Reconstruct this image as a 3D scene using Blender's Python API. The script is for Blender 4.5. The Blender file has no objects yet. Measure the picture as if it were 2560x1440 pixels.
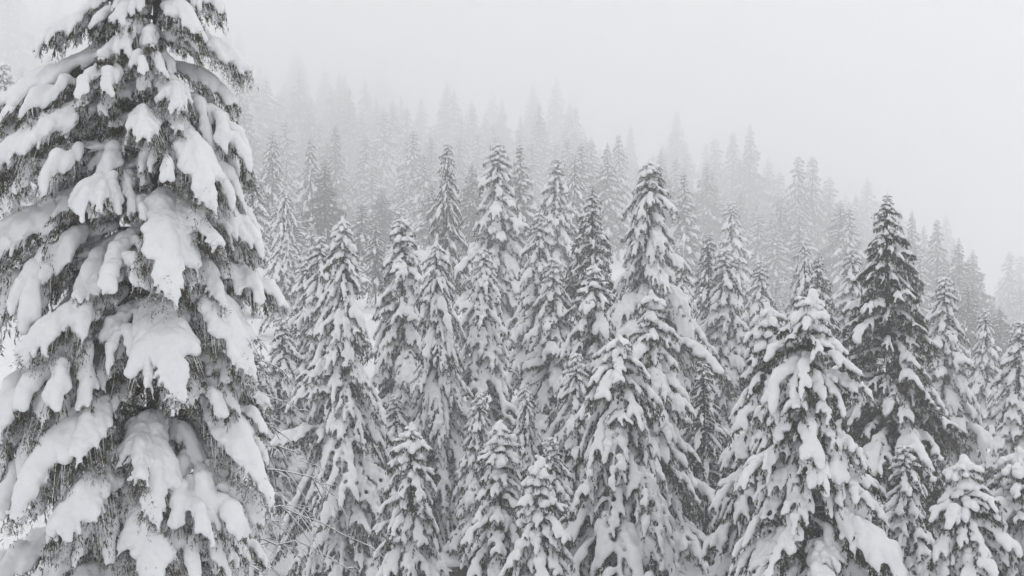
import bpy, math, random
import numpy as np
from mathutils import Matrix, Vector

# ------------------------------------------------------------------ camera, sky, sun, exposure
sc = bpy.context.scene
C = sc.collection
R = math.radians
CAMZ = 12.0
FPX = 3200.0                      # focal length in pixels of a 2560 px wide picture
cam_d = bpy.data.cameras.new('camera')
cam_d.sensor_width = 36.0
cam_d.lens = 36.0 * FPX / 2560.0
cam_d.clip_start = 0.1
cam_d.clip_end = 3000.0
cam = bpy.data.objects.new('camera', cam_d)
cam.location = (0, 0, CAMZ)
cam.rotation_euler = (R(90), 0, 0)
C.objects.link(cam)
sc.camera = cam

SUN_EL, SUN_AZ = 50.0, 35.0      # azimuth clockwise from +Y (the view direction)
w = bpy.data.worlds.new('World')
sc.world = w
w.use_nodes = True
wn, wl = w.node_tree.nodes, w.node_tree.links
wn.clear()
sky = wn.new('ShaderNodeTexSky'); sky.sky_type = 'NISHITA'; sky.sun_disc = False
sky.sun_elevation = R(SUN_EL); sky.sun_rotation = R(SUN_AZ)
sky.air_density = 1.0; sky.dust_density = 4.0; sky.ozone_density = 1.0
hsv = wn.new('ShaderNodeHueSaturation'); hsv.inputs['Saturation'].default_value = 0.10
mixw = wn.new('ShaderNodeMixRGB'); mixw.inputs[0].default_value = 0.75      # cloud cover over the clear sky
mixw.inputs[2].default_value = (10.8, 10.9, 11.1, 1)
bg = wn.new('ShaderNodeBackground'); bg.inputs['Strength'].default_value = 0.10
wo = wn.new('ShaderNodeOutputWorld')
wl.new(sky.outputs[0], hsv.inputs['Color']); wl.new(hsv.outputs[0], mixw.inputs[1])
wl.new(mixw.outputs[0], bg.inputs['Color']); wl.new(bg.outputs[0], wo.inputs['Surface'])

sun_d = bpy.data.lights.new('sun', 'SUN')
sun_d.energy = 0.7; sun_d.angle = R(50); sun_d.color = (1.0, 0.98, 0.95)
sun = bpy.data.objects.new('sun', sun_d)
sdir = Vector((math.sin(R(SUN_AZ)) * math.cos(R(SUN_EL)), math.cos(R(SUN_AZ)) * math.cos(R(SUN_EL)), math.sin(R(SUN_EL))))
sun.rotation_euler = sdir.to_track_quat('Z', 'Y').to_euler()
sun.location = (0, 0, 200)
C.objects.link(sun)

vs = sc.view_settings
vs.view_transform = 'Standard'; vs.look = 'None'; vs.exposure = 0.0; vs.gamma = 1.0; vs.use_curve_mapping = False
sc.render.engine = 'CYCLES'
cy = sc.cycles
cy.max_bounces = 8; cy.diffuse_bounces = 3; cy.glossy_bounces = 1; cy.transmission_bounces = 0
cy.volume_bounces = 6; cy.transparent_max_bounces = 4
cy.use_denoising = True
cy.use_adaptive_sampling = True; cy.adaptive_threshold = 0.04
cy.sample_clamp_indirect = 6.0

# ------------------------------------------------------------------ materials
def mat(name):
    m = bpy.data.materials.new(name); m.use_nodes = True
    nt = m.node_tree; nt.nodes.clear()
    out = nt.nodes.new('ShaderNodeOutputMaterial')
    b = nt.nodes.new('ShaderNodeBsdfPrincipled')
    nt.links.new(b.outputs[0], out.inputs['Surface'])
    return m, nt, b

def ramp(nt, stops):
    r = nt.nodes.new('ShaderNodeValToRGB')
    e = r.color_ramp.elements
    e[0].position, e[0].color = stops[0][0], (*stops[0][1], 1)
    e[1].position, e[1].color = stops[-1][0], (*stops[-1][1], 1)
    for p, c in stops[1:-1]:
        x = e.new(p); x.color = (*c, 1)
    return r

def snow_material(name, scale, strength):
    m, nt, b = mat(name)
    geo = nt.nodes.new('ShaderNodeNewGeometry')
    n1 = nt.nodes.new('ShaderNodeTexNoise'); n1.inputs['Scale'].default_value = scale; n1.inputs['Detail'].default_value = 4
    n2 = nt.nodes.new('ShaderNodeTexNoise'); n2.inputs['Scale'].default_value = scale * 0.23; n2.inputs['Detail'].default_value = 2
    nt.links.new(geo.outputs['Position'], n1.inputs['Vector']); nt.links.new(geo.outputs['Position'], n2.inputs['Vector'])
    r = ramp(nt, [(0.3, (0.78, 0.79, 0.81)), (0.7, (0.85, 0.855, 0.87))])
    nt.links.new(n2.outputs['Fac'], r.inputs[0]); nt.links.new(r.outputs[0], b.inputs['Base Color'])
    b.inputs['Roughness'].default_value = 0.75
    b.inputs['Specular IOR Level'].default_value = 0.15
    bp = nt.nodes.new('ShaderNodeBump'); bp.inputs['Strength'].default_value = strength; bp.inputs['Distance'].default_value = 0.03
    nt.links.new(n1.outputs['Fac'], bp.inputs['Height']); nt.links.new(bp.outputs[0], b.inputs['Normal'])
    return m

def needle_material(name, frost, patch, dark=(0.012, 0.014, 0.010), light=(0.050, 0.052, 0.030)):
    m, nt, b = mat(name)
    geo = nt.nodes.new('ShaderNodeNewGeometry')
    g = ramp(nt, [(0.0, dark), (0.6, light), (0.93, (0.085, 0.085, 0.05)), (1.0, (0.16, 0.13, 0.05))])
    nt.links.new(geo.outputs['Random Per Island'], g.inputs[0])
    # hoar frost and dusted snow sit on some twigs: second random from the first, with patchy noise
    mul = nt.nodes.new('ShaderNodeMath'); mul.operation = 'MULTIPLY'; mul.inputs[1].default_value = 37.7
    fr = nt.nodes.new('ShaderNodeMath'); fr.operation = 'FRACT'
    nt.links.new(geo.outputs['Random Per Island'], mul.inputs[0]); nt.links.new(mul.outputs[0], fr.inputs[0])
    half = nt.nodes.new('ShaderNodeMath'); half.operation = 'MULTIPLY_ADD'; half.inputs[1].default_value = .6; half.inputs[2].default_value = .2
    nt.links.new(fr.outputs[0], half.inputs[0])
    n = nt.nodes.new('ShaderNodeTexNoise'); n.inputs['Scale'].default_value = patch; n.inputs['Detail'].default_value = 3
    nt.links.new(geo.outputs['Position'], n.inputs['Vector'])
    add = nt.nodes.new('ShaderNodeMath'); add.operation = 'ADD'
    sub = nt.nodes.new('ShaderNodeMath'); sub.operation = 'MULTIPLY_ADD'; sub.inputs[1].default_value = 3.0; sub.inputs[2].default_value = -1.5
    nt.links.new(n.outputs['Fac'], sub.inputs[0]); nt.links.new(sub.outputs[0], add.inputs[0]); nt.links.new(half.outputs[0], add.inputs[1])
    thr = ramp(nt, [(max(0.0, 1.0 - frost - 0.10), (0, 0, 0)), (min(1.0, 1.0 - frost + 0.10), (1, 1, 1))])
    nt.links.new(add.outputs[0], thr.inputs[0])
    mx = nt.nodes.new('ShaderNodeMixRGB'); mx.inputs[2].default_value = (0.62, 0.63, 0.645, 1)
    nt.links.new(thr.outputs[0], mx.inputs[0]); nt.links.new(g.outputs[0], mx.inputs[1]); nt.links.new(mx.outputs[0], b.inputs['Base Color'])
    b.inputs['Roughness'].default_value = 0.8; b.inputs['Specular IOR Level'].default_value = 0.1
    return m

def bark_material(name, frost_z=0.45):
    m, nt, b = mat(name)
    geo = nt.nodes.new('ShaderNodeNewGeometry')
    n = nt.nodes.new('ShaderNodeTexNoise'); n.inputs['Scale'].default_value = 9; n.inputs['Detail'].default_value = 5
    mp = nt.nodes.new('ShaderNodeMapping'); mp.inputs['Scale'].default_value = (1, 1, 0.3)
    nt.links.new(geo.outputs['Position'], mp.inputs[0]); nt.links.new(mp.outputs[0], n.inputs['Vector'])
    r = ramp(nt, [(0.3, (0.030, 0.026, 0.023)), (0.7, (0.085, 0.075, 0.065))])
    nt.links.new(n.outputs['Fac'], r.inputs[0])
    sx = nt.nodes.new('ShaderNodeSeparateXYZ'); nt.links.new(geo.outputs['Normal'], sx.inputs[0])
    ad = nt.nodes.new('ShaderNodeMath'); ad.operation = 'MULTIPLY_ADD'; ad.inputs[1].default_value = 0.5
    nt.links.new(n.outputs['Fac'], ad.inputs[0]); nt.links.new(sx.outputs['Z'], ad.inputs[2])
    t = ramp(nt, [(frost_z, (0, 0, 0)), (frost_z + 0.15, (1, 1, 1))]); nt.links.new(ad.outputs[0], t.inputs[0])
    mx = nt.nodes.new('ShaderNodeMixRGB'); mx.inputs[2].default_value = (0.8, 0.81, 0.83, 1)
    nt.links.new(t.outputs[0], mx.inputs[0]); nt.links.new(r.outputs[0], mx.inputs[1]); nt.links.new(mx.outputs[0], b.inputs['Base Color'])
    b.inputs['Roughness'].default_value = 0.9; b.inputs['Specular IOR Level'].default_value = 0.1
    bp = nt.nodes.new('ShaderNodeBump'); bp.inputs['Strength'].default_value = 0.6; bp.inputs['Distance'].default_value = 0.03
    nt.links.new(n.outputs['Fac'], bp.inputs['Height']); nt.links.new(bp.outputs[0], b.inputs['Normal'])
    return m

M_snow = snow_material('snow_on_boughs', 14.0, 0.35)
M_ground = snow_material('snow_on_ground', 3.0, 0.5)
M_needle_near = needle_material('needles_frosted_near', 0.33, 13.0, (0.010, 0.012, 0.007), (0.075, 0.064, 0.020))
M_needle = needle_material('needles_frosted', 0.19, 9.0)
M_needle_dark = needle_material('needles_dark', 0.09, 8.0, (0.012, 0.014, 0.010), (0.042, 0.044, 0.028))
M_bark = bark_material('bark', 0.42)
M_twig = bark_material('frosted_twigs', 0.10)
M_rock = bark_material('rock', 0.85)

# ------------------------------------------------------------------ mesh helpers
def mesh_from(name, V, T, mats, mi=None, smooth=False):
    me = bpy.data.meshes.new(name)
    V = np.asarray(V, dtype=np.float32); T = np.asarray(T, dtype=np.int32)
    me.vertices.add(len(V)); me.vertices.foreach_set('co', V.ravel())
    me.loops.add(T.size); me.loops.foreach_set('vertex_index', T.ravel())
    me.polygons.add(len(T)); me.polygons.foreach_set('loop_start', np.arange(0, T.size, 3, dtype=np.int32))
    for m in mats: me.materials.append(m)
    if mi is not None: me.polygons.foreach_set('material_index', np.asarray(mi, dtype=np.int32))
    me.update(calc_edges=True)
    if smooth: me.shade_smooth()
    else: me.shade_flat()
    return me

FACES = {}
def tube_faces(k, n, cap):
    if (k, n, cap) not in FACES:
        F = []
        for i in range(k - 1):
            for j in range(n):
                q, r_ = i * n + j, i * n + (j + 1) % n
                F += [(q, r_, r_ + n), (q, r_ + n, q + n)]
        if cap:
            for j in range(n):
                F += [(k * n, (j + 1) % n, j), (k * n + 1, (k - 1) * n + j, (k - 1) * n + (j + 1) % n)]
        FACES[k, n, cap] = np.array(F, dtype=np.int32)
    return FACES[k, n, cap]

def tube(P, rad, n=6, zs=1.0, cap=True):
    """closed tube round the points P with radius per point, squashed in z by zs; triangles"""
    P = np.asarray(P, float); k = len(P); rad = np.asarray(rad, float)
    t = np.empty_like(P); t[1:-1] = P[2:] - P[:-2]; t[0] = P[1] - P[0]; t[-1] = P[-1] - P[-2]
    t /= np.sqrt((t * t).sum(1))[:, None] + 1e-9
    st = np.abs(t[:, 2]) >= .92
    s = np.stack([t[:, 1], -t[:, 0], np.zeros(k)], -1)                 # t x up
    if st.any(): s[st] = np.stack([np.zeros(k), t[:, 2], -t[:, 1]], -1)[st]   # t x (1,0,0)
    s /= np.sqrt((s * s).sum(1))[:, None] + 1e-9
    v = np.stack([s[:, 1] * t[:, 2] - s[:, 2] * t[:, 1], s[:, 2] * t[:, 0] - s[:, 0] * t[:, 2], s[:, 0] * t[:, 1] - s[:, 1] * t[:, 0]], -1)
    a = np.arange(n) * 2 * math.pi / n
    V = (P[:, None] + rad[:, None, None] * (np.cos(a)[None, :, None] * s[:, None] + zs * np.sin(a)[None, :, None] * v[:, None])).reshape(-1, 3)
    if cap: V = np.vstack([V, P[0] - t[0] * rad[0] * 0.7, P[-1] + t[-1] * rad[-1] * 0.7])
    return V, tube_faces(k, n, cap)

class Acc:
    def __init__(s): s.V, s.T, s.M, s.n = [], [], [], 0
    def add(s, V, T, m=0):
        s.V.append(np.asarray(V, np.float32)); s.T.append(np.asarray(T, np.int32) + s.n); s.M.append(np.full(len(T), m, np.int32)); s.n += len(V)
    def arrays(s): return np.concatenate(s.V), np.concatenate(s.T), np.concatenate(s.M)

def blades(P, D, ln, wd, rng):
    """thin needle sprays: one triangle each"""
    n = len(P)
    D = D / (np.linalg.norm(D, axis=1)[:, None] + 1e-9)
    S = np.cross(D, rng.normal(size=(n, 3))); S /= np.linalg.norm(S, axis=1)[:, None] + 1e-9
    V = np.empty((n, 3, 3)); V[:, 0] = P + S * wd[:, None] * .5; V[:, 1] = P - S * wd[:, None] * .5; V[:, 2] = P + D * ln[:, None]
    return V.reshape(-1, 3), np.arange(3 * n).reshape(-1, 3)

# ------------------------------------------------------------------ bough library
REACH = {'big': 2.0, 'small': .9, 'tiny': .4}
CLOUDS = bpy.data.textures.new('snow_lumps', 'CLOUDS'); CLOUDS.noise_scale = 0.22; CLOUDS.noise_depth = 2
BROAD = bpy.data.textures.new('snow_swells', 'CLOUDS'); BROAD.noise_scale = 0.6; BROAD.noise_depth = 1
FORMS = {'flat': (0.22, 0.55), 'mid': (0.20, 0.95), 'steep': (0.15, 1.60)}      # rise, drop for one unit of reach

def gen_bough(seed, H, form, snow, nblade, bl, bw, ntw, wood_twigs, gappy, lumps=0.0, fringe=0, cover=.49, wide=1.0, drape=1.0, even=1.0):
    rng = np.random.default_rng(seed)
    rise, drop = FORMS[form]; drop *= rng.uniform(0.9, 1.1)
    sway = rng.uniform(-.16, .16); pw = rng.uniform(1.8, 2.5)
    k1, k2, k3 = rng.uniform(0, 6.28, 3)
    def ax(s):
        s = np.asarray(s, float)
        return np.stack([H * s, H * (sway * s ** 2 + .02 * np.sin(7 * s + k1)), H * (rise * s - drop * s ** pw + .018 * np.sin(9 * s + k2) * s)], -1)
    W, Nn, S = Acc(), Acc(), Acc()
    na = 14 if wood_twigs else 6; ss = np.linspace(0, 1, na); A = ax(ss)
    V, T = tube(A, np.linspace(0.024, 0.006, na) * (H / 2) ** .5, 5 if wood_twigs else 3); W.add(V, T)
    # snow on the main stem, thickest over the outer half
    s0 = rng.uniform(.12, .34) if even < 1 else rng.uniform(.06, .2); si = np.linspace(s0, 1.0, 17); P = ax(si)
    tt = (si - s0) / (1 - s0)
    rad = snow * (0.42 + 0.85 * np.sin(np.clip(tt * .86 + .1, 0, 1) * math.pi) ** .8) * (1 + (.18 + lumps) * np.sin(tt * rng.uniform(9, 15) + k3)) * rng.uniform(.9, 1.1, 17)
    rad[-1] *= .55; rad[0] *= .6
    P = P + np.array([0, 0, 1.0]) * rad[:, None] * .5
    V, T = tube(P, rad, 8, 0.9); S.add(V, T)
    wid = rng.uniform(.26, .36) * wide
    pk = rng.uniform(.52, .72)                       # widest part of the spray, towards the tip
    tw = []
    for side in (-1, 1):
        an0 = rng.uniform(42, 56); dr0 = drape * rng.uniform(.75, 1.15) * (1.15 if form == 'steep' else 1.0); wn_ = rng.uniform(.85, 1.15)
        for i in range(ntw):
            s = 0.12 + 0.86 * (i + rng.uniform(.25, .75)) / ntw
            env = math.exp(-((s - pk) / (.36 if s < pk else .27)) ** 2) * .88 + .14
            env *= 1 + .22 * math.sin(s * 23 + k2 * side) * min(1, s * 2)
            L = H * wid * wn_ * env * rng.uniform(.85, 1.12)
            b = ax(s); t = ax(min(1, s + .02)) - ax(s - .02); t /= np.linalg.norm(t)
            an = R(an0 + rng.normal(0, 5)); dr = dr0 * rng.uniform(.85, 1.15)
            lat = np.array([-t[1], t[0], 0]) * side; lat /= np.linalg.norm(lat)
            def f(u, b=b, t=t, lat=lat, L=L, an=an, dr=dr):
                u = np.asarray(u, float)[..., None]
                return b + L * (math.cos(an) * t * u + math.sin(an) * lat * (u - .30 * u ** 2)) + np.array([0, 0, -1.0]) * L * dr * u ** 1.7
            tw.append((f, L, s, side))
    for j, (f, L, s, side) in enumerate(tw):
        if wood_twigs: V, T = tube(f(np.linspace(0, 1, 6)), np.linspace(.007, .003, 6), 3, cap=False); W.add(V, T)
        if s < s0 + .02: continue
        e = cover + even * (.22 * math.sin(s * 17 + k3 + side) + rng.normal(0, .10))
        if rng.random() < gappy: e *= .35
        e = min(max(e, .22), 1.0)
        uu = np.linspace(0, e, 7)
        pr = np.linspace(.92, .50 if even == 1 else .68, 7) if not lumps else np.array([.8, .75, .8, .95, 1.05, .95, .6])
        rad = snow * pr * rng.uniform(.85, 1.12) * rng.uniform(.92, 1.1, 7) * (.7 + .5 * min(1, L / (H * wid)))
        P = f(uu) + np.array([0, 0, 1.0]) * rad[:, None] * .45
        V, T = tube(P, rad, 7, 0.9); S.add(V, T)
        for q in range(fringe):
            ue = e * rng.uniform(.55, 1.0); b0 = f(ue); td = f(ue + .05) - b0; td /= np.linalg.norm(td)
            l = H * rng.uniform(.04, .095); dv = td * .7 + np.array([0, 0, -.6]) + rng.normal(0, .32, 3)
            P = b0 + np.linspace(-.3, 1, 5)[:, None] * dv * l; r0 = min(snow * .42, .030)
            V, T = tube(P, r0 * np.array([1, .95, .8, .6, .4]) * rng.uniform(.8, 1.2), 6); S.add(V, T)
    # needle sprays: little tassels hanging from the twigs, with their own drop
    tot = sum(L for _, L, _, _ in tw)
    PP, DD = [], []
    per = 9
    for f, L, s, side in tw:
        k = max(1, int(round(nblade * L / tot / per)))
        u = rng.uniform(.0, 1.0, k); p0 = f(u); d = f(u + .05) - p0; d /= np.linalg.norm(d, axis=1)[:, None]
        hl = max(H, .8) * rng.uniform(.03, .15, k) * (.6 + .6 * u)
        sw = rng.normal(0, .22, (k, 3)); sw[:, 2] = -1
        v = rng.uniform(0, 1, (k, per))
        p = p0[:, None, :] + sw[:, None, :] * (hl[:, None] * v)[..., None] + rng.normal(0, .006 * H, (k, per, 3))
        dd = d[:, None, :] * rng.uniform(.2, .8, (k, per, 1)) + sw[:, None, :] * rng.uniform(.3, 1.1, (k, per, 1)) + rng.normal(0, .42, (k, per, 3))
        PP.append(p.reshape(-1, 3)); DD.append(dd.reshape(-1, 3))
    k = int(nblade * .12); s = rng.uniform(.04, 1.02, k); p = ax(s) + rng.normal(0, .02 * H, (k, 3)) - np.stack([0 * s, 0 * s, rng.random(k) * .08 * H], -1)
    PP.append(p); DD.append(np.stack([rng.uniform(.2, 1, k), rng.normal(0, .6, k), -rng.uniform(0, 1, k)], -1))
    PP, DD = np.concatenate(PP), np.concatenate(DD)
    n = len(PP)
    V, T = blades(PP, DD, bl * rng.uniform(.6, 1.3, n), bw * rng.uniform(.7, 1.3, n), rng); Nn.add(V, T)
    wv, wt, _ = W.arrays(); nv, ntri, _ = Nn.arrays(); sv, st, _ = S.arrays()
    V = np.vstack([wv, nv]); T = np.vstack([wt, ntri + len(wv)]); mi = np.r_[np.zeros(len(wt), int), np.ones(len(ntri), int)]
    return (V, T, mi), (sv, st)

def gen_spray(seed, H, form, snow, nblade, bl, bw, ntw, wood_twigs, gappy, lumps=0.0, nsub=8, fringe=0, cover=.49):
    """a long bough made of a stem and several drooping side sprays, each with its own pad of snow"""
    rng = np.random.default_rng(seed + 5)
    rise, drop = FORMS[form]; drop *= rng.uniform(0.9, 1.1); sway = rng.uniform(-.12, .12); pw = rng.uniform(1.8, 2.4)
    def ax(s):
        s = np.asarray(s, float)
        return np.stack([H * .74 * s, H * sway * s ** 2, H * (rise * s - drop * .66 * s ** pw)], -1)
    B, S = Acc(), Acc()
    ss = np.linspace(0, .97, 12); A = ax(ss)
    V, T = tube(A, np.linspace(0.026, 0.007, 12), 5); B.add(V, T, 0)
    s0 = rng.uniform(.2, .4); si = np.linspace(s0, 1, 10); r_ = snow * rng.uniform(.40, .62, 10)
    V, T = tube(ax(si) + np.array([0, 0, 1.0]) * r_[:, None] * .5, r_, 7); S.add(V, T)
    for i in range(nsub):
        s = .24 + .72 * (i + rng.uniform(.2, .8)) / nsub
        last = i == nsub - 1
        yaw = 0 if last else (1 if i % 2 else -1) * R(rng.uniform(28, 72)) * (1.1 - .45 * s)
        h_ = H * (rng.uniform(.22, .31) if not last else .25) * (1.1 - .25 * abs(s - .6)) * min(1, (9 / nsub) ** .5)
        fm = 'steep' if form != 'flat' and rng.random() < .75 else 'mid'
        bo, sn = gen_bough(seed * 13 + i * 7 + 1, h_, fm, snow * rng.uniform(.55, .85), nblade // nsub, bl, bw, ntw, wood_twigs, gappy, lumps, fringe, cover, 1.3, .85)
        c, d = math.cos(yaw), math.sin(yaw); Rz = np.array([[c, -d, 0], [d, c, 0], [0, 0, 1]]); o = ax(s)
        B.add(bo[0] @ Rz.T + o, bo[1]); B.M[-1] = bo[2].astype(np.int32)
        S.add(sn[0] @ Rz.T + o, sn[1])
    V, T, mi = B.arrays(); sv, st, _ = S.arrays()
    return (V, T, mi), (sv, st)

def remesh_all(jobs):
    """jobs: list of (V, T, voxel, lump); returns arrays of smoothed, merged snow"""
    obs = []
    for V, T, vox, lump in jobs:
        o = bpy.data.objects.new('temporary', mesh_from('temporary', V, T, [])); C.objects.link(o)
        m = o.modifiers.new('r', 'REMESH'); m.mode = 'VOXEL'; m.voxel_size = vox
        m = o.modifiers.new('s', 'SMOOTH'); m.factor = .5; m.iterations = 3
        if lump:
            m = o.modifiers.new('e', 'DISPLACE'); m.texture = BROAD; m.strength = lump * 1.3; m.mid_level = .5; m.texture_coords = 'LOCAL'
            m = o.modifiers.new('d', 'DISPLACE'); m.texture = CLOUDS; m.strength = lump; m.mid_level = .5; m.texture_coords = 'LOCAL'
        obs.append(o)
    dg = bpy.context.evaluated_depsgraph_get()
    out = []
    for o in obs:
        ev = o.evaluated_get(dg); me = ev.to_mesh(); me.calc_loop_triangles()
        V = np.empty(len(me.vertices) * 3, np.float32); me.vertices.foreach_get('co', V)
        T = np.empty(len(me.loop_triangles) * 3, np.int32); me.loop_triangles.foreach_get('vertices', T)
        out.append((V.reshape(-1, 3), T.reshape(-1, 3))); ev.to_mesh_clear()
    for o in obs:
        me = o.data; bpy.data.objects.remove(o); bpy.data.meshes.remove(me)
    return out

def build_library(spec):
    """spec: {key: (count, gen kwargs, voxel, lump, needle material)} -> {key: [(bough mesh, snow mesh, arrays)]}"""
    jobs, keep = [], []
    for key, (cnt, kw0, vox, lump, nm) in spec.items():
        for i in range(cnt):
            kw = dict(kw0)
            bo, sn = (gen_spray if kw.pop('spray', False) else gen_bough)(sum(ord(ch) * (j + 3) for j, ch in enumerate(str(key))) + 977 * i, **kw)
            jobs.append((*sn, vox, lump)); keep.append((key, bo, nm))
    res = remesh_all(jobs)
    lib = {}
    for (key, bo, nm), sn in zip(keep, res):
        lib.setdefault(key, []).append((bo, sn, nm))
    return lib

spec = {}
for form in FORMS:
    spec['near', form, 'big', 'heavy'] = (4, dict(H=2.0, form=form, snow=.100, nblade=9000, bl=.052, bw=.0115, ntw=30, wood_twigs=True, gappy=.05, fringe=2, cover=.60, wide=1.08, drape=.72, even=.55), .024, .075, M_needle_near)
    spec['near', form, 'big', 'spray'] = (3, dict(H=2.0, form=form, snow=.102, nblade=8000, bl=.050, bw=.011, ntw=13, wood_twigs=True, gappy=.08, spray=True, fringe=2, nsub=7, cover=.58), .025, .06, M_needle_near)
    spec['near', form, 'small', 'heavy'] = (3, dict(H=0.9, form=form, snow=.065, nblade=3600, bl=.045, bw=.010, ntw=13, wood_twigs=True, gappy=.10, fringe=2), .018, .03, M_needle_near)
    for amt, sn, gp, nm, sn2, lp in (('heavy', .092, .22, M_needle, .060, .12), ('light', .060, .36, M_needle_dark, .040, .1), ('blob', .120, .24, M_needle, .086, .28)):
        if amt == 'light': spec['mid', form, 'big', amt] = (4, dict(H=2.0, form=form, snow=sn, nblade=1700, bl=.10, bw=.026, ntw=13, wood_twigs=False, gappy=gp, lumps=lp), .050, .07, nm)
        else: spec['mid', form, 'big', amt] = (4, dict(H=2.0, form=form, snow=sn, nblade=3000, bl=.085, bw=.024, ntw=7, wood_twigs=False, gappy=gp, lumps=lp, spray=True, nsub=11 if amt == 'heavy' else 9), .042, .05, nm)
        spec['mid', form, 'small', amt] = (4, dict(H=0.9, form=form, snow=sn2, nblade=700, bl=.08, bw=.022, ntw=9, wood_twigs=False, gappy=gp, lumps=lp, wide=1.4, drape=.8), .036, .05, nm)
    for amt, sn, gp, nm, sn2, lp in (('heavy', .125, .20, M_needle, .08, .15), ('light', .085, .34, M_needle_dark, .062, .1)):
        if amt == 'light': spec['soft', form, 'big', amt] = (3, dict(H=2.0, form=form, snow=sn, nblade=480, bl=.15, bw=.052, ntw=9, wood_twigs=False, gappy=gp, lumps=lp), .095, .06, nm)
        else: spec['soft', form, 'big', amt] = (4, dict(H=2.0, form=form, snow=sn, nblade=460, bl=.14, bw=.052, ntw=6, wood_twigs=False, gappy=gp, lumps=lp, spray=True, nsub=7), .088, .05, nm)
        spec['soft', form, 'small', amt] = (3, dict(H=0.9, form=form, snow=sn2, nblade=200, bl=.125, bw=.044, ntw=7, wood_twigs=False, gappy=gp, lumps=lp, wide=1.4, drape=.8), .075, .04, nm)
        spec['far', form, 'big', amt] = (2, dict(H=2.0, form=form, snow=sn * 1.1, nblade=200, bl=.26, bw=.085, ntw=5, wood_twigs=False, gappy=gp), .14, .0, nm)
        spec['far', form, 'small', amt] = (2, dict(H=0.9, form=form, snow=sn2 * 1.2, nblade=90, bl=.20, bw=.065, ntw=4, wood_twigs=False, gappy=gp), .10, .0, nm)
for lod, vx in (('mid', .022), ('soft', .034), ('far', .05)):
    for form in FORMS:
        for amt, sn, nm in (('heavy', .062, M_needle), ('light', .036, M_needle_dark), ('blob', .080, M_needle)):
            if amt == 'blob' and lod != 'mid': continue
            spec[lod, form, 'tiny', amt] = (3, dict(H=.4, form=form, snow=sn, nblade={'mid': 240, 'soft': 110, 'far': 45}[lod], bl=.06, bw={'mid': .014, 'soft': .024, 'far': .04}[lod], ntw=5, wood_twigs=False, gappy=.15, lumps=.1, wide=1.3, drape=.8, cover=.6), vx, .03, nm)
LIB = build_library(spec)
MESH = {}
def lib_meshes(key, i):
    if (key, i) not in MESH:
        bo, sn, nm = LIB[key][i]
        MESH[key, i] = (mesh_from('bough', bo[0], bo[1], [M_bark, nm], bo[2]), mesh_from('snow_load', sn[0], sn[1], [M_snow], smooth=True))
    return MESH[key, i]

# ------------------------------------------------------------------ terrain
# Trees near the viewer are young and small, the far ones old and tall: heights are laid out for a stand of even size,
# then each site gets its own real distance and the tree on it its real size.
SITE = np.array([(1, .50), (20, 10), (36, 18), (46, 24), (56, 30.5), (66, 38), (76, 47), (84, 58), (92, 76), (105, 116), (118, 170), (130, 228), (150, 310), (165, 362), (200, 470), (235, 585), (300, 775), (330, 850)], float)
def site_scale(y):
    y = np.maximum(np.asarray(y, float), 1.0)
    return np.exp(np.interp(np.log(y), np.log(SITE[:, 0]), np.log(SITE[:, 1]))) / y
def site(x, y, z):
    k = float(site_scale(y)); return (x * k, y * k, CAMZ + (z - CAMZ) * k), k
PROF = np.array([(-60, -10), (0, -12), (20, -12), (35, -11.5), (45, -11), (55, -9.8), (75, -4.5), (110, 3), (150, 9), (200, 16), (250, 25), (320, 34), (460, 48)], float)
def ground(x, y):
    x = np.asarray(x, float); y = np.asarray(y, float)
    c = np.interp(y, PROF[:, 0], PROF[:, 1])
    k = np.interp(y, [40, 120, 400], [0.03, .38, .42])
    lat = np.where(x > 0, -k * (np.sqrt(x * x + 36) - 6), np.minimum(-x, 80) * np.interp(y, [90, 140, 185, 235], [0, -.06, -.03, .22]))
    lat = np.maximum(lat, -34)
    bump = .5 * np.sin(x * .33 + 1.3) * np.cos(y * .27) + .25 * np.sin(x * .9 + y * .5) + .14 * np.sin(x * 2.1 - y * 1.4)
    return CAMZ + c + lat + bump

gx = np.concatenate([np.arange(-175, -40, 4.0), np.arange(-40, 40, .7), np.arange(40, 176, 4.0)])
gy = np.concatenate([np.arange(-60, 15, 5.0), np.arange(15, 100, .7), np.arange(100, 322, 4.0)])
X, Y = np.meshgrid(gx, gy)
rngt = np.random.default_rng(5)
Z = ground(X, Y) + rngt.normal(0, .03, X.shape)
KS = np.where(Y > 1, site_scale(Y), .55)
X, Y, Z = X * KS, Y * KS, CAMZ + (Z - CAMZ) * KS
nxg, nyg = len(gx), len(gy)
idx = np.arange(nxg * nyg).reshape(nyg, nxg)
q = np.stack([idx[:-1, :-1], idx[:-1, 1:], idx[1:, 1:], idx[1:, :-1]], -1).reshape(-1, 4)
T = np.concatenate([q[:, [0, 1, 2]], q[:, [0, 2, 3]]])
g = bpy.data.objects.new('snowy_ground', mesh_from('snowy_ground', np.stack([X, Y, Z], -1).reshape(-1, 3), T, [M_ground], smooth=True))
g['kind'] = 'structure'; C.objects.link(g)
g.name = 'ground'

# ------------------------------------------------------------------ tree builders
def thing(name, loc, label, cat, group=None, rz=0.0, raw=True):
    loc, k = site(*loc)
    o = bpy.data.objects.new(name, None); C.objects.link(o)
    o.empty_display_size = .5
    o.location = loc; o.scale = (k, k, k); o.rotation_euler = (0, 0, rz); o['label'] = label; o['category'] = cat
    if group: o['group'] = group
    return o

def child(name, me, parent, M=None):
    o = bpy.data.objects.new(name, me); C.objects.link(o); o.parent = parent
    if M is not None: o.matrix_basis = M
    return o

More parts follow.
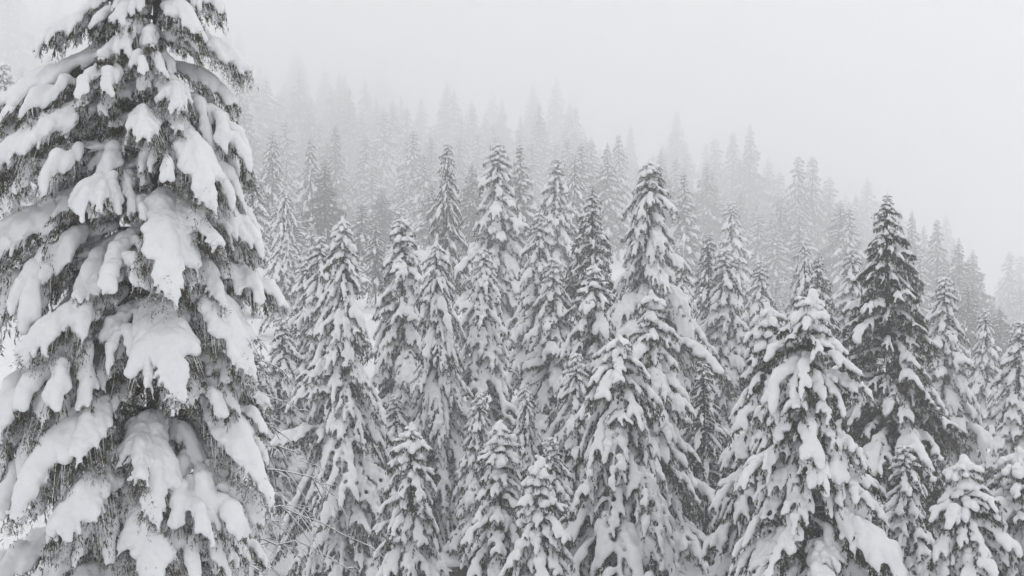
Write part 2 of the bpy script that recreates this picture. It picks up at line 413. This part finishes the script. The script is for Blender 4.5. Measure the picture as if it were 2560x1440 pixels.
def trunk_mesh(h, r, seed):
    rng = np.random.default_rng(seed)
    k = 14; z = np.linspace(-.6, h, k)
    P = np.stack([np.cumsum(rng.normal(0, .012, k)), np.cumsum(rng.normal(0, .012, k)), z], -1); P[:, :2] -= P[-1, :2]
    rad = r * (1 - z.clip(0) / h) ** .85 + .012
    rad[0] *= 1.3
    V, T = tube(P, rad, 8)
    return mesh_from('trunk', V, T, [M_bark], smooth=True)

def bough_matrix(az, z, reach, tilt, base, roll=0.0, sq=1.0):
    return Matrix.Translation((0, 0, z)) @ Matrix.Rotation(az, 4, 'Z') @ Matrix.Rotation(-tilt, 4, 'Y') @ Matrix.Rotation(roll, 4, 'X') @ Matrix.Diagonal((reach / base, reach / base * sq, reach / base, 1))

def below_view(dist):
    return CAMZ - dist * 720 / FPX - 2.2

def layout(h, slope, rmax, form, rng, base=1.0, dens=1.0, rag=.16):
    """boughs of a spruce: list of (form, size, azimuth, height, reach, tilt, roll)"""
    rise, drop = FORMS[form]; net = drop - rise
    se = slope / max(.35, 1 - net * slope * .9)
    out = []; d = .22; az0 = rng.uniform(0, 6.28)
    while h - d > base:
        taper = 1.0 if h - d > base + 2.5 else .75 + .1 * (h - d - base)
        r = (min(rmax, se * 5.0 * (d / 5.0) ** ((.80 if form != 'flat' else 1.0) if d < 5 else .95)) + (.15 if form != 'flat' else .05)) * taper
        nb = max(4, int(round(3.0 + 1.1 * r)))
        az0 += 2.4
        for k in range(nb):
            az = az0 + k * 6.283 / nb + rng.normal(0, .22)
            rr = r * (1 + rng.normal(0, rag)) * (.68 if r > 1.6 and k % 3 == 1 else 1); rr = max(.14, rr)
            z = h - d + rng.uniform(-.16, .16) * min(1, d)
            fm = form
            if d < 1.4: fm = 'flat' if form != 'steep' else 'mid'
            elif rng.random() < .22: fm = rng.choice(['flat', 'mid', 'steep'])
            tilt = R(18 * max(0, 1 - d / 2.2)) + R(rng.normal(0, 6))
            out.append((fm, 'big' if rr > 1.25 else 'small' if rr > .55 else 'tiny', az, z, rr, tilt, rng.normal(0, .12)))
        d += (.20 + .095 * min(r, 2.4)) * dens * (1.0 if d > 1.8 else .62)
    return out

def cap_mesh(seed, size):
    rng = np.random.default_rng(seed); A = Acc(); z = -.75 * size
    for m_ in ((.60, .50, .42, .34, .24) if size < .6 else (.62, .74, .58, .30)):
        r = size * m_ * rng.uniform(.85, 1.15)
        P = np.array([[0, 0, z - r * .5], [0, 0, z - r * .2], [0, 0, z + r * .2], [0, 0, z + r * .5]]) + np.r_[rng.normal(0, .09 * size, 2), 0]
        V, T = tube(P, np.array([.6, .98, .95, .55]) * r, 12); A.add(V, T); z += r * .72
    V, T, _ = A.arrays(); V, T = remesh_all([(V, T, size * .11, size * .12)])[0]
    return mesh_from('snow_cap', V, T, [M_snow], smooth=True)

def place(px, py, dist):
    return (px - 1280) / FPX * dist, dist, CAMZ + (720 - py) / FPX * dist

RAW = []
SEEN = [(330, -500, 20), (200, 100, 20), (480, 100, 20)]
def bough_tree(px, py, dist, slope, form, amt, label, seed, rmax=2.9, lod='mid', dens=1.0, cat='spruce', name='spruce_tree', group=None, cap=0):
    rng = np.random.default_rng(seed)
    x, y, zt = place(px, py, dist); zb = float(ground(x, y)); h = zt - zb
    RAW.append((x, y)); SEEN.append((px, py, dist))
    t = thing(name, (x, y, zb), label, cat, group)
    child('trunk', trunk_mesh(h, .008 * h + .025, seed), t)
    if amt != 'light': child('snow_cap', cap_mesh(seed, cap or (.34 if amt == 'blob' else .22)), t, Matrix.Translation((0, 0, h - (cap or .2) * .55)))
    for fm, sz, az, z, rr, tilt, roll in layout(h, slope, rmax, form, rng, max(min(1.2, h * .12), below_view(dist) - zb), dens, .24 if amt != 'light' else .17):
        q = rng.random(); am = amt
        if amt == 'blob': am = 'blob' if q < .50 else 'heavy' if q < (.86 if rmax > 1.7 else 1.1) else 'light'
        elif amt == 'heavy': am = 'heavy' if q < .80 else 'blob' if q < .88 else 'light'
        else: am = 'light' if q < .93 else 'heavy'
        if am == 'blob' and rr > 1.7: am = 'heavy'
        key = (lod, fm, sz, am); i = int(rng.integers(len(LIB[key])))
        bm, sm = lib_meshes(key, i)
        b = child('bough', bm, t, bough_matrix(az, z, rr, tilt, REACH[sz], roll, rng.uniform(.9, 1.15)))
        child('snow_load', sm, b)['kind'] = 'stuff'
    return t

PROTO = {}
def proto(lod, kind, amt, form, slope, h):
    key = (lod, kind, amt)
    if key in PROTO: return PROTO[key]
    rng = np.random.default_rng(sum(map(ord, lod + amt)) + 31 * kind)
    A, S = Acc(), Acc()
    for fm, sz, az, z, rr, tilt, roll in layout(h, slope, 3.0, form, rng, 2.6 if lod == 'soft' else 4.0, 1.0 if lod == 'soft' else 1.2, .2):
        lk = (lod, fm, sz, amt); bo, sn, nm = LIB[lk][int(rng.integers(len(LIB[lk])))]
        Mx = np.array(bough_matrix(az, z, rr, tilt, REACH[sz], roll, rng.uniform(.9, 1.15)))
        V, T, mi = bo
        if lod == 'far': keep = mi == 1; T2 = T[keep]; A.add((V @ Mx[:3, :3].T + Mx[:3, 3]), T2, 1)
        else: A.add((V @ Mx[:3, :3].T + Mx[:3, 3]), T, 0); A.M[-1] = mi.astype(np.int32)
        S.add((sn[0] @ Mx[:3, :3].T + Mx[:3, 3]), sn[1])
    a, s = A.arrays(), S.arrays()
    PROTO[key] = (mesh_from('crown', a[0], a[1], [M_bark, nm], a[2]), mesh_from('snow_load', s[0], s[1], [M_snow], smooth=True), trunk_mesh(h, .008 * h + .025, kind), h, slope)
    return PROTO[key]

KINDS = {'soft': [('steep', .17, 13), ('mid', .24, 13), ('flat', .30, 14)], 'far': [('steep', .17, 20), ('mid', .21, 20), ('flat', .26, 21)]}
def crown_tree(lod, px, py, dist, slope, amt, label, seed, group=None, name='spruce_tree'):
    rng = random.Random(seed)
    x, y, zt = place(px, py, dist); RAW.append((x, y)); SEEN.append((px, py, dist)); zb = float(ground(x, y)); h = max(5.0, zt - zb)
    kind = min(range(1 if amt == 'light' else 0, 3), key=lambda i: abs(KINDS[lod][i][1] - slope))
    fm, sl, ph = KINDS[lod][kind]
    cm, sm, tm, H, sl = proto(lod, kind, amt, fm, sl, ph)
    t = thing(name, (x, y, zb if zt - zb >= 5 else zt - 5), label, 'spruce', group, rng.uniform(0, 6.28))
    k = h / H; kx = k * slope / sl; kx = min(max(kx, .55), 1.5)
    q = t.scale[0]; t.scale = (q * kx, q * kx * rng.uniform(.92, 1.08), q * k)
    child('trunk', tm, t); c = child('crown', cm, t); child('snow_load', sm, c)['kind'] = 'stuff'
    return t

# ------------------------------------------------------------------ the big spruce close by
NT = (-5.55, 20.0)
def near_tree():
    rng = np.random.default_rng(11)
    zt = CAMZ + 7.9; zb = float(ground(*NT)); h = zt - zb
    t = thing('spruce_tree', (NT[0], NT[1], zb), 'huge spruce close to the viewer, long boughs bowed under thick snow', 'spruce')
    child('trunk', trunk_mesh(h, .24, 3), t)
    def put(fm, sz, az, z, rr, tilt=0, roll=0, sq=1.0, fill=False):
        key = ('near', fm, sz, 'spray' if sz == 'big' and fill and rng.random() < .62 else 'heavy'); i = int(rng.integers(len(LIB[key])))
        bm, sm = lib_meshes(key, i)
        b = child('bough', bm, t, bough_matrix(az, z, rr, tilt, REACH[sz], roll, sq)); child('snow_load', sm, b)
    tips = [(165, 68, .2, 'flat'), (65, 142, .3, 'flat'), (5, 285, -.3, 'flat'), (-20, 345, .3, 'flat'), (-10, 385, .8, 'flat'), (-70, 470, 0, 'flat'),
            (15, 500, 1.3, 'flat'), (-80, 650, .5, 'flat'), (-60, 800, .9, 'flat'), (-120, 950, .6, 'mid'), (-110, 1180, .8, 'mid'), (-90, 1400, 1.2, 'mid'),
            (350, 115, 1.0, 'flat'), (372, 195, 1.3, 'flat'), (190, 255, 1.5, 'flat'), (310, 345, 1.5, 'flat'), (150, 545, 1.7, 'flat'), (545, 505, 1.3, 'mid'),
            (500, 600, 1.5, 'flat'), (470, 730, 1.7, 'mid'), (275, 800, 1.8, 'mid'), (60, 870, 1.6, 'flat'), (255, 960, 1.5, 'mid'), (450, 1030, 1.9, 'mid'),
            (40, 1120, 1.8, 'mid'), (590, 1060, 1.2, 'flat'), (120, 1310, 2.0, 'flat'), (300, 1420, 1.9, 'mid'), (420, 1290, 1.6, 'mid'),
            (480, 70, .9, 'flat'), (230, 150, .9, 'flat'), (460, 260, 1.2, 'flat'),
            (567, 30, .1, 'flat'), (615, 160, .2, 'flat'), (580, 330, .3, 'flat'), (668, 462, .4, 'mid'), (630, 555, .7, 'mid'), (690, 672, .3, 'mid'),
            (740, 790, .2, 'flat'), (640, 918, .9, 'mid'), (650, 1010, .4, 'flat'), (695, 1100, .2, 'flat'), (692, 1255, .9, 'mid'), (640, 1425, 1.3, 'mid'), (540, 1500, 1.6, 'mid'),
            (190, 1460, 1.9, 'mid'), (20, 1330, 1.9, 'mid'), (-40, 1250, 1.2, 'mid'), (30, 1500, 1.4, 'flat'), (-100, 1520, .5, 'flat'), (110, 1540, 1.8, 'flat'), (400, 1540, 1.9, 'flat'), (-60, 1080, 1.4, 'flat')]
    for px, py, d, fm in tips:
        yt = NT[1] - d; xt = (px - 1280) / FPX * yt; ztp = CAMZ + (720 - py) / FPX * yt
        dx = xt - NT[0]; reach = math.hypot(dx, d); az = math.atan2(-d, dx)
        rise, drop = FORMS[fm]
        put(fm, 'big' if reach > 1.25 else 'small', az, ztp + (drop - rise) * reach - zb, reach * 1.0, 0, float(rng.normal(0, .06)), float(rng.uniform(1.0, 1.2)), fill=True)
    for fm, sz, az, z, rr, tilt, roll in layout(h, .29, 2.35, 'mid', rng, below_view(18) - zb, 1.12, .12):
        front = math.sin(az) < .25
        k = .66 if front else (.62 if h - z < 5.5 else .72 if abs(math.cos(az)) > .5 else .86)
        if rng.random() < .7: fm = 'flat'
        put(fm, 'big' if rr * k > 1.25 else 'small', az, z, rr * k, tilt, roll, fill=True)
near_tree()

# ------------------------------------------------------------------ trees that can be told apart: (tip x, tip y, distance, slope, form, snow, label)
FRONT = [
    (2022, 730, 30, .27, 'mid', 'blob', 'broad spruce under big rounded snow pillows with a round snow knob on top', 2.15),
    (1921, 770, 34, .25, 'mid', 'blob', 'lumpy snow-buried spruce close beside the one with the round snow knob', 1.8),
    (1548, 838, 36, .30, 'steep', 'heavy', 'wide conical spruce with tiers of pointed snow fingers in front of the tallest one', 2.3),
    (2218, 476, 44, .32, 'flat', 'light', 'tall dark spruce with bare needles and thin snow strips, pointed tip against fog', 3.2),
    (2406, 1146, 29, .25, 'mid', 'blob', 'short snow-smothered spruce at the foot of the tall dark spruce', 1.4),
    (2545, 1130, 30, .32, 'mid', 'blob', 'snow-heaped young spruce cut by the picture edge beside the short smothered one', 1.6),
    (1251, 1053, 36, .19, 'mid', 'blob', 'small plump spruce with a rounded snow cap beside the open snowy gap', 1.2),
    (1348, 1143, 33, .18, 'mid', 'blob', 'smallest plump spruce beside the wide one with pointed snow fingers', 1.1),
    (1028, 1058, 38, .20, 'mid', 'heavy', 'small ragged spruce in front of the slender one with a bare dark trunk', 1.5),
    (858, 543, 46, .17, 'steep', 'heavy', 'tall slim spruce with hanging white boughs next to the huge close spruce', 1.9),
    (1629, 733, 42, .26, 'mid', 'blob', 'lumpy spruce directly in front of the tallest snowy spruce', 2.2),
    (1487, 660, 48, .27, 'mid', 'heavy', 'bushy spruce with arched white boughs in front of the greyish pointed one', 2.3),
    (1091, 602, 50, .15, 'steep', 'heavy', 'slender drooping spruce whose bare dark trunk shows low down', 1.5),
    (1006, 542, 54, .21, 'mid', 'heavy', 'full spruce with bumpy snow top between the slim and the slender one', 2.2),
    (1623, 400, 60, .28, 'mid', 'heavy', 'tallest snowy spruce in the middle of the slope with lumpy shoulders', 3.0),
]
for i, (px, py, d, sl, fm, am, lb, rm) in enumerate(FRONT):
    bough_tree(px, py, d, sl, fm, am, lb, 100 + i, rmax=rm, cap={2022: .5, 2406: .45, 1251: .42, 1348: .36}.get(px, 0), dens=.78 if rm < 1.7 or am == 'light' else .95)

MIDDLE = [
    (1208, 612, 56, .20, 'heavy', 'narrow white spruce between the slender drooping one and the thick middle rows'),
    (1481, 452, 64, .27, 'light', 'greyish pointed spruce with thin snow lines beside the tallest snowy spruce'),
    (1383, 642, 58, .24, 'heavy', 'mid-sized spruce with clotted snow just below the greyish pointed one'),
    (1348, 530, 66, .24, 'heavy', 'patchy spruce with white clumps under the tall foggy twin tops'),
    (1244, 356, 76, .26, 'heavy', 'big pale spruce with layered white boughs rising above the middle rows'),
    (1118, 356, 82, .18, 'light', 'thin dark spruce with hardly any snow beside the big pale layered one'),
    (1392, 394, 84, .24, 'heavy', 'hazy spruce with bulging snow beside the big pale layered one'),
    (1812, 620, 64, .26, 'heavy', 'neat spruce with evenly layered snow in front of a taller hazy one'),
    (1829, 502, 92, .24, 'heavy', 'hazy tall spruce behind the neat evenly layered one'),
    (1900, 650, 72, .26, 'heavy', 'shaded spruce squeezed behind the neat evenly layered one'),
    (1771, 582, 74, .22, 'light', 'small dark spruce top between the tallest snowy one and the neat layered one'),
    (2010, 598, 74, .20, 'heavy', 'thin spruce top peeping out behind the round snow knob'),
    (2045, 622, 62, .28, 'light', 'dark grey spruce directly behind the round snow knob'),
    (2130, 620, 76, .24, 'heavy', 'pale spruce between the dark grey one and the tall dark one'),
    (2464, 770, 70, .24, 'heavy', 'evenly layered spruce beyond the tall dark spruce on the valley side'),
    (2548, 800, 58, .26, 'heavy', 'spruce cut by the picture edge below the faint ridge trees'),
    (2362, 690, 62, .24, 'heavy', 'snow-dotted spruce peeping over the shoulder of the tall dark one'),
    (712, 462, 82, .17, 'heavy', 'slim pale spruce right beside the tips of the huge close spruce'),
    (800, 588, 60, .25, 'heavy', 'dull spruce half hidden behind the tall slim one'),
    (765, 640, 66, .24, 'heavy', 'shadowy spruce in the gap between the huge close tree and the tall slim one'),
    (1314, 955, 46, .17, 'heavy', 'snow-plastered stubby spruce in the gap behind the two small plump ones'),
    (1198, 980, 46, .22, 'heavy', 'low snow-caked spruce by the open gap behind the rounded cap'),
    (1378, 1090, 40, .22, 'heavy', 'small frosted spruce tucked between the smallest plump one and the wide one'),
    (990, 985, 50, .24, 'heavy', 'young drooping spruce in the gap beside the small ragged one'),
    (2262, 1110, 36, .26, 'heavy', 'young spruce at the dark spruce foot next to the knobbed broad one'),
    (1760, 900, 50, .26, 'light', 'shaded spruce in the dark cleft between the wide one and the lumpy pair'),
    (1440, 880, 46, .24, 'heavy', 'frosted spruce crowding the flank of the wide finger-boughed one'),
    (1700, 640, 72, .24, 'heavy', 'hazy spruce behind the shoulder of the tallest snowy spruce'),
    (640, 880, 48, .26, 'heavy', 'frosted spruce deep behind the tips of the huge close spruce'),
    (705, 790, 54, .26, 'heavy', 'dull spruce low in the gap between the huge close spruce and the slim one'),
]
for i, (px, py, d, sl, am, lb) in enumerate(MIDDLE):
    crown_tree('soft', px, py, d, sl, am, lb, 300 + i)

HAZY = [
    (1033, 312, 112, .24, 'heavy', 'grey spruce with clear drooping tiers above the full bumpy-topped one'),
    (960, 262, 128, .24, 'heavy', 'pale tall spruce with spread tiers, fog half hiding its tip'),
    (1300, 348, 98, .22, 'heavy', 'hazy spruce hugging the flank of the big pale layered one'),
    (1180, 400, 104, .22, 'light', 'dim spruce between the thin dark one and the big pale layered one'),
    (1437, 382, 104, .20, 'heavy', 'hazy narrow spruce just behind the greyish pointed one'),
    (1546, 335, 122, .20, 'heavy', 'pale narrow spruce rising behind the gap beside the tallest snowy one'),
    (1348, 252, 150, .22, 'light', 'faint tall spruce standing behind the hazy bulging one'),
    (1710, 418, 106, .22, 'heavy', 'hazy spruce with pale snow blotches behind the tallest snowy one'),
    (1783, 420, 140, .20, 'light', 'faint spruce behind the hazy tall one over the neat layered tree'),
    (1896, 520, 118, .22, 'heavy', 'foggy spruce with one white patch uphill of the neat layered tree'),
    (799, 292, 130, .22, 'heavy', 'foggy spruce with ragged tiers above the tall slim one'),
    (717, 380, 124, .22, 'heavy', 'foggy spruce behind the slim pale one near the huge tree'),
    (663, 268, 160, .24, 'heavy', 'very faint spruce beside the upper bough tips of the huge tree'),
    (880, 420, 120, .28, 'heavy', 'blurred leaning spruce mass between the ragged foggy one and the pale tall one'),
    (1996, 388, 128, .20, 'light', 'foggy spruce, first of the twin tops on the ridge line'),
    (2032, 388, 132, .20, 'light', 'foggy spruce, second of the twin tops on the ridge line'),
    (2074, 440, 140, .20, 'light', 'foggy spruce on the ridge just downhill of the twin tops'),
    (2122, 502, 112, .22, 'heavy', 'foggy spruce on the ridge behind the pale one by the tall dark tree'),
    (2168, 434, 165, .26, 'light', 'faintest broad spruce top between the twin tops and the tall dark tree'),
    (2280, 522, 118, .22, 'light', 'foggy slim spruce on the ridge just past the tall dark tip'),
    (2343, 546, 118, .20, 'light', 'foggy pointed spruce, second down the ridge past the tall dark tip'),
    (2366, 532, 165, .22, 'light', 'ghostly spruce behind the second one down the ridge'),
    (2397, 592, 112, .24, 'light', 'foggy full spruce lower on the ridge beside the open sky'),
    (2432, 620, 114, .28, 'light', 'foggy spruce with a long even flank, last before the sky gap'),
    (2524, 628, 140, .20, 'light', 'faint spruce across the sky gap near the picture edge'),
    (2552, 636, 150, .20, 'light', 'faint spruce at the very picture edge across the sky gap'),
    (1875, 305, 150, .22, 'light', 'faint tall spruce highest on the falling ridge before the twin tops'),
    (1833, 328, 158, .20, 'light', 'faint spruce just uphill of the tall one on the falling ridge'),
    (1787, 345, 165, .20, 'light', 'faint spruce two places uphill of the tall one on the falling ridge'),
    (1692, 272, 190, .24, 'light', 'ghostly spruce on the skyline above the blotchy hazy one'),
    (1390, 190, 200, .24, 'light', 'ghostly spruce, higher of the pair on the middle skyline'),
    (1332, 208, 195, .24, 'light', 'ghostly spruce, lower of the pair on the middle skyline'),
    (1232, 222, 215, .24, 'light', 'ghostly spruce top alone above the big pale layered one'),
    (956, 142, 235, .22, 'light', 'barely visible tall spruce, uppermost top dissolving in the fog'),
]
for i, (px, py, d, sl, am, lb) in enumerate(HAZY):
    crown_tree('far', px, py, d * (1.1 if px < 1100 else 1.0), sl * 1.15, am, lb, 500 + i)

# ------------------------------------------------------------------ the rest of the slope forest, nothing tells these apart
def crowd(px, high):
    k = 0 if px < 620 else 1 if px < 1050 else 2 if px < 1560 else 3
    where = ('behind the crown of the huge close spruce', 'uphill of the tall slim spruce', 'uphill of the big pale layered spruce', 'uphill of the tallest snowy spruce towards the ridge')[k]
    if high: return 'spruce almost lost in high fog ' + where, 'spruces lost in high fog ' + where
    return 'fog-greyed spruce packed among others ' + where, 'fog-greyed spruces ' + where
LINE = np.array([(-400, -200), (300, -90), (600, 50), (800, 130), (960, 165), (1390, 215), (1690, 300), (1880, 345), (2030, 420), (2166, 470), (2280, 550), (2430, 660), (2470, 760), (2560, 700), (2900, 900)], float)
rf = random.Random(77)
for i, (px, py, d) in enumerate([(735, 520, 98), (690, 505, 92), (905, 500, 100), (955, 470, 108), (870, 560, 90), (830, 470, 112), (1000, 500, 92), (640, 420, 112), (930, 400, 126),
                                 (760, 430, 126), (1080, 450, 106), (850, 390, 138), (900, 330, 152), (680, 340, 152), (620, 330, 142), (1010, 420, 120), (800, 520, 104), (780, 560, 92), (940, 550, 92)]):
    crown_tree('far' if d > 95 else 'soft', px, py, d, rf.uniform(.22, .30), rf.choice(['heavy', 'heavy', 'light']), crowd(px, False)[0], 700 + i, crowd(px, False)[1])
for px, py, d in [(2310, 560, 132), (2250, 520, 150), (2385, 600, 128), (2420, 640, 122), (2450, 680, 118), (2480, 740, 112), (2200, 500, 150), (2140, 480, 150), (2100, 500, 134), (2060, 460, 146), (2000, 470, 138),
                  (1950, 420, 150), (1920, 390, 160), (1850, 390, 150), (2300, 620, 112), (2360, 640, 108), (2420, 700, 100), (2500, 760, 100), (2230, 600, 118), (2550, 700, 130), (2500, 690, 150)]:
    crown_tree('far', px, py, d, rf.uniform(.24, .32), rf.choice(['heavy', 'light', 'light']), 'fog-greyed spruce massed along the falling ridge among the named tops', 720 + px, 'spruces massed along the ridge')
taken = list(RAW)
for i in range(34):
    px = rf.uniform(-60, 1000); d = rf.uniform(195, 245)
    crown_tree('far', px, float(np.interp(px, LINE[:, 0], LINE[:, 1])) + rf.uniform(15, 150), d, rf.uniform(.24, .32), 'light', crowd(px, True)[0], 1500 + i, crowd(px, True)[1])
for i in range(34):
    px = rf.uniform(1380, 2180); d = rf.uniform(112, 142)
    crown_tree('far', px, float(np.interp(px, LINE[:, 0], LINE[:, 1])) + rf.uniform(45, 240), d, rf.uniform(.25, .36), rf.choice(['light', 'heavy']), 'fog-greyed spruce massed along the falling ridge among the named tops', 1700 + i, 'spruces massed along the ridge')
for i in range(24):
    px = rf.uniform(1000, 2120); d = rf.uniform(142, 200)
    crown_tree('far', px, float(np.interp(px, LINE[:, 0], LINE[:, 1])) + rf.uniform(10, 190), d, rf.uniform(.24, .34), rf.choice(['light', 'heavy']), crowd(px, True)[0], 1600 + i, crowd(px, True)[1])
n = 0; cand = []
for _ in range(5000):
    y = 66 + 190 * rf.random() ** 1.05
    cand.append((y, rf.uniform(-.47, .43) * y, rf.uniform(8, 13) if y < 85 else rf.uniform(9, 20)))
for y, x, h in sorted(cand):
    if n >= 150: break
    if rf.random() < .25: continue
    if any((x - a) ** 2 + (y - b) ** 2 < (2.2 + y * .006) ** 2 for a, b in taken): continue
    zt = float(ground(x, y)) + h
    px = 1280 + x / y * FPX; py = 720 - (zt - CAMZ) / y * FPX
    rel = py - np.interp(px, LINE[:, 0], LINE[:, 1])
    if rel < 18 or (y < 85 and py < 640): continue
    if y < np.interp(rel, [0, 60, 150, 250, 400], [200, 165, 124, 94, 66]): continue
    if any(d_ < y and py + 14 > q_ + abs(px - p_) * 4.2 for p_, q_, d_ in SEEN): continue     # hidden behind a nearer tree
    taken.append((x, y)); n += 1
    if y < 95: crown_tree('soft', px, py, y, rf.uniform(.18, .26), rf.choice(['heavy', 'heavy', 'light']), 'snowy spruce filling the gaps between the clearer trees of the lower slope', 900 + n, 'spruces crowding the lower slope')
    elif y < 150: crown_tree('far', px, py, y, rf.uniform(.20, .30), rf.choice(['heavy', 'light']), crowd(px, False)[0], 900 + n, crowd(px, False)[1])
    else: crown_tree('far', px, py, y, rf.uniform(.20, .30), 'light', crowd(px, True)[0], 900 + n, crowd(px, True)[1])

# ------------------------------------------------------------------ frosted larches and bare scrub
def larch(px, py, dist, label, seed, nb, reach, droop, name='larch_tree', cat='larch'):
    rng = np.random.default_rng(seed)
    x, y, zt = place(px, py, dist); zb = float(ground(x, y)); h = zt - zb
    t = thing(name, (x, y, zb), label, cat)
    tm = trunk_mesh(h, .0045 * h + .012, seed); tm.materials[0] = M_twig; child('trunk', tm, t)
    A = Acc()
    for i in range(nb):
        z = h * (1 - .96 * ((i + .5) / nb) ** .8); L = reach * (.18 + .82 * min(1, (h - z) / (h * .5))) * rng.uniform(.6, 1.15); a = i * 2.4 + rng.normal(0, .3)
        o = np.array([math.cos(a), math.sin(a), 0]); s_ = np.array([-o[1], o[0], 0])
        u = np.linspace(0, 1, 7)[:, None]; bend = rng.normal(0, .12)
        P = np.array([0, 0, z]) + o * L * u + s_ * L * bend * u ** 2 + np.array([0, 0, 1.0]) * L * (.15 * u - droop * u ** 2)
        P[1:] += rng.normal(0, .025 * L, (6, 3))
        V, T = tube(P, np.linspace(.026, .010, 7), 5, cap=False); A.add(V, T)
        for k in range(11):
            q = rng.integers(1, 7); b = P[q]; l = L * rng.uniform(.12, .34); sd = rng.choice([-1, 1])
            d = o * rng.uniform(.2, .9) + s_ * sd * rng.uniform(.3, 1) + np.array([0, 0, rng.uniform(-.9, .25)])
            v = np.linspace(0, 1, 4)[:, None]; Q = b + d * l * v + np.array([0, 0, -1.0]) * l * .35 * v ** 2 + rng.normal(0, .012, (4, 3)) * v
            V, T = tube(Q, np.linspace(.014, .007, 4), 4, cap=False); A.add(V, T)
            for m in range(2):
                b2 = Q[rng.integers(1, 4)]; Q2 = b2 + (d * .5 + rng.normal(0, .5, 3) + np.array([0, 0, -.3])) * l * .5 * np.linspace(0, 1, 3)[:, None]
                V, T = tube(Q2, np.array([.009, .007, .005]), 3, cap=False); A.add(V, T)
    V, T, _ = A.arrays()
    child('crown', mesh_from('twigs', V, T, [M_twig], smooth=True), t)
    return t
larch(600, 700, 27, 'bare frosted larch with fine twigs showing beyond the huge spruce tips', 41, 60, 2.7, .45)
larch(630, 900, 32, 'second bare frosted larch lower down beside the tall slim spruce', 42, 40, 2.1, .45)
larch(1955, 650, 80, 'faint bare larch with drooping frosted limbs uphill of the round snow knob', 44, 44, 2.4, .40)
larch(960, 1120, 48, 'leafless frosted sapling in the dark gap between the slim and ragged spruces', 45, 30, 1.3, .25)
larch(1110, 1150, 50, 'spindly bare sapling at the open snowy gap', 46, 18, .9, .2)

# ------------------------------------------------------------------ rocks in the gap
def boulder(px, py, dist, size, label, seed):
    rng = np.random.default_rng(seed)
    x, y, z = place(px, py, dist); z = float(ground(x, y))
    t = thing('boulder', (x, y, z), label, 'boulder', None, rng.uniform(0, 6))
    n1, n2 = 18, 11
    th = np.linspace(0, 2 * math.pi, n1, endpoint=False); ph = np.linspace(.02, math.pi - .02, n2)
    def blob(sx, sy, sz, z0, k):
        V = []
        for p in ph:
            for a in th:
                d = np.array([math.sin(p) * math.cos(a), math.sin(p) * math.sin(a), math.cos(p)])
                r = 1 + k * (math.sin(3 * d[0] + seed) * math.cos(4 * d[1] + seed * 2) + .6 * math.sin(6 * d[2] + 5 * d[0]))
                V.append(d * r * np.array([sx, sy, sz]) + np.array([0, 0, z0]))
        F = []
        for i in range(n2 - 1):
            for j in range(n1):
                a, b = i * n1 + j, i * n1 + (j + 1) % n1
                F += [(a, a + n1, b + n1), (a, b + n1, b)]
        return np.array(V), np.array(F)
    V, F = blob(size, size * .8, size * .75, size * .2, .16)
    r = child('rock', mesh_from('rock', V, F, [M_rock]), t)
    V, F = blob(size * 1.0, size * .82, size * .32, size * .82, .10)
    child('snow_cap', mesh_from('snow_cap', V, F, [M_snow], smooth=True), r)
boulder(1128, 1290, 46, .75, 'dark snow-capped rock in the open gap, upper of two', 1)
boulder(1140, 1380, 43, .65, 'dark snow-capped rock in the open gap, lower of two', 2)
boulder(915, 1390, 45, .8, 'dark snow-capped rock at the foot of the tall slim spruce', 3)

# ------------------------------------------------------------------ fog
lo = float(Z.min()) - 1.0
top = max(o.location.z + 24 * o.scale[2] for o in C.objects if o.name.startswith('spruce_tree')) + 3
x0, x1, y0, y1, z0, z1 = float(X.min()) - 3, float(X.max()) + 3, float(Y.min()) - 3, float(Y.max()) + 3, lo, max(top, float(Z.max()) + 3)
V = [(x, y, z) for z in (z0, z1) for y in (y0, y1) for x in (x0, x1)]
F = [(0, 2, 3), (0, 3, 1), (4, 5, 7), (4, 7, 6), (0, 1, 5), (0, 5, 4), (2, 6, 7), (2, 7, 3), (0, 4, 6), (0, 6, 2), (1, 3, 7), (1, 7, 5)]
m = bpy.data.materials.new('fog'); m.use_nodes = True
m.node_tree.nodes.clear()
out = m.node_tree.nodes.new('ShaderNodeOutputMaterial'); pv = m.node_tree.nodes.new('ShaderNodeVolumePrincipled')
pv.inputs['Color'].default_value = (.985, .985, .988, 1)
pv.inputs['Density'].default_value = .0050
pv.inputs['Density Attribute'].default_value = ''
pv.inputs['Temperature Attribute'].default_value = ''
pv.inputs['Color Attribute'].default_value = ''
pv.inputs['Anisotropy'].default_value = .35
m.node_tree.links.new(pv.outputs[0], out.inputs['Volume'])
try: m.cycles.homogeneous_volume = True
except Exception: pass
hz = bpy.data.objects.new('haze', mesh_from('haze', V, F, [m])); hz['kind'] = 'stuff'; C.objects.link(hz)
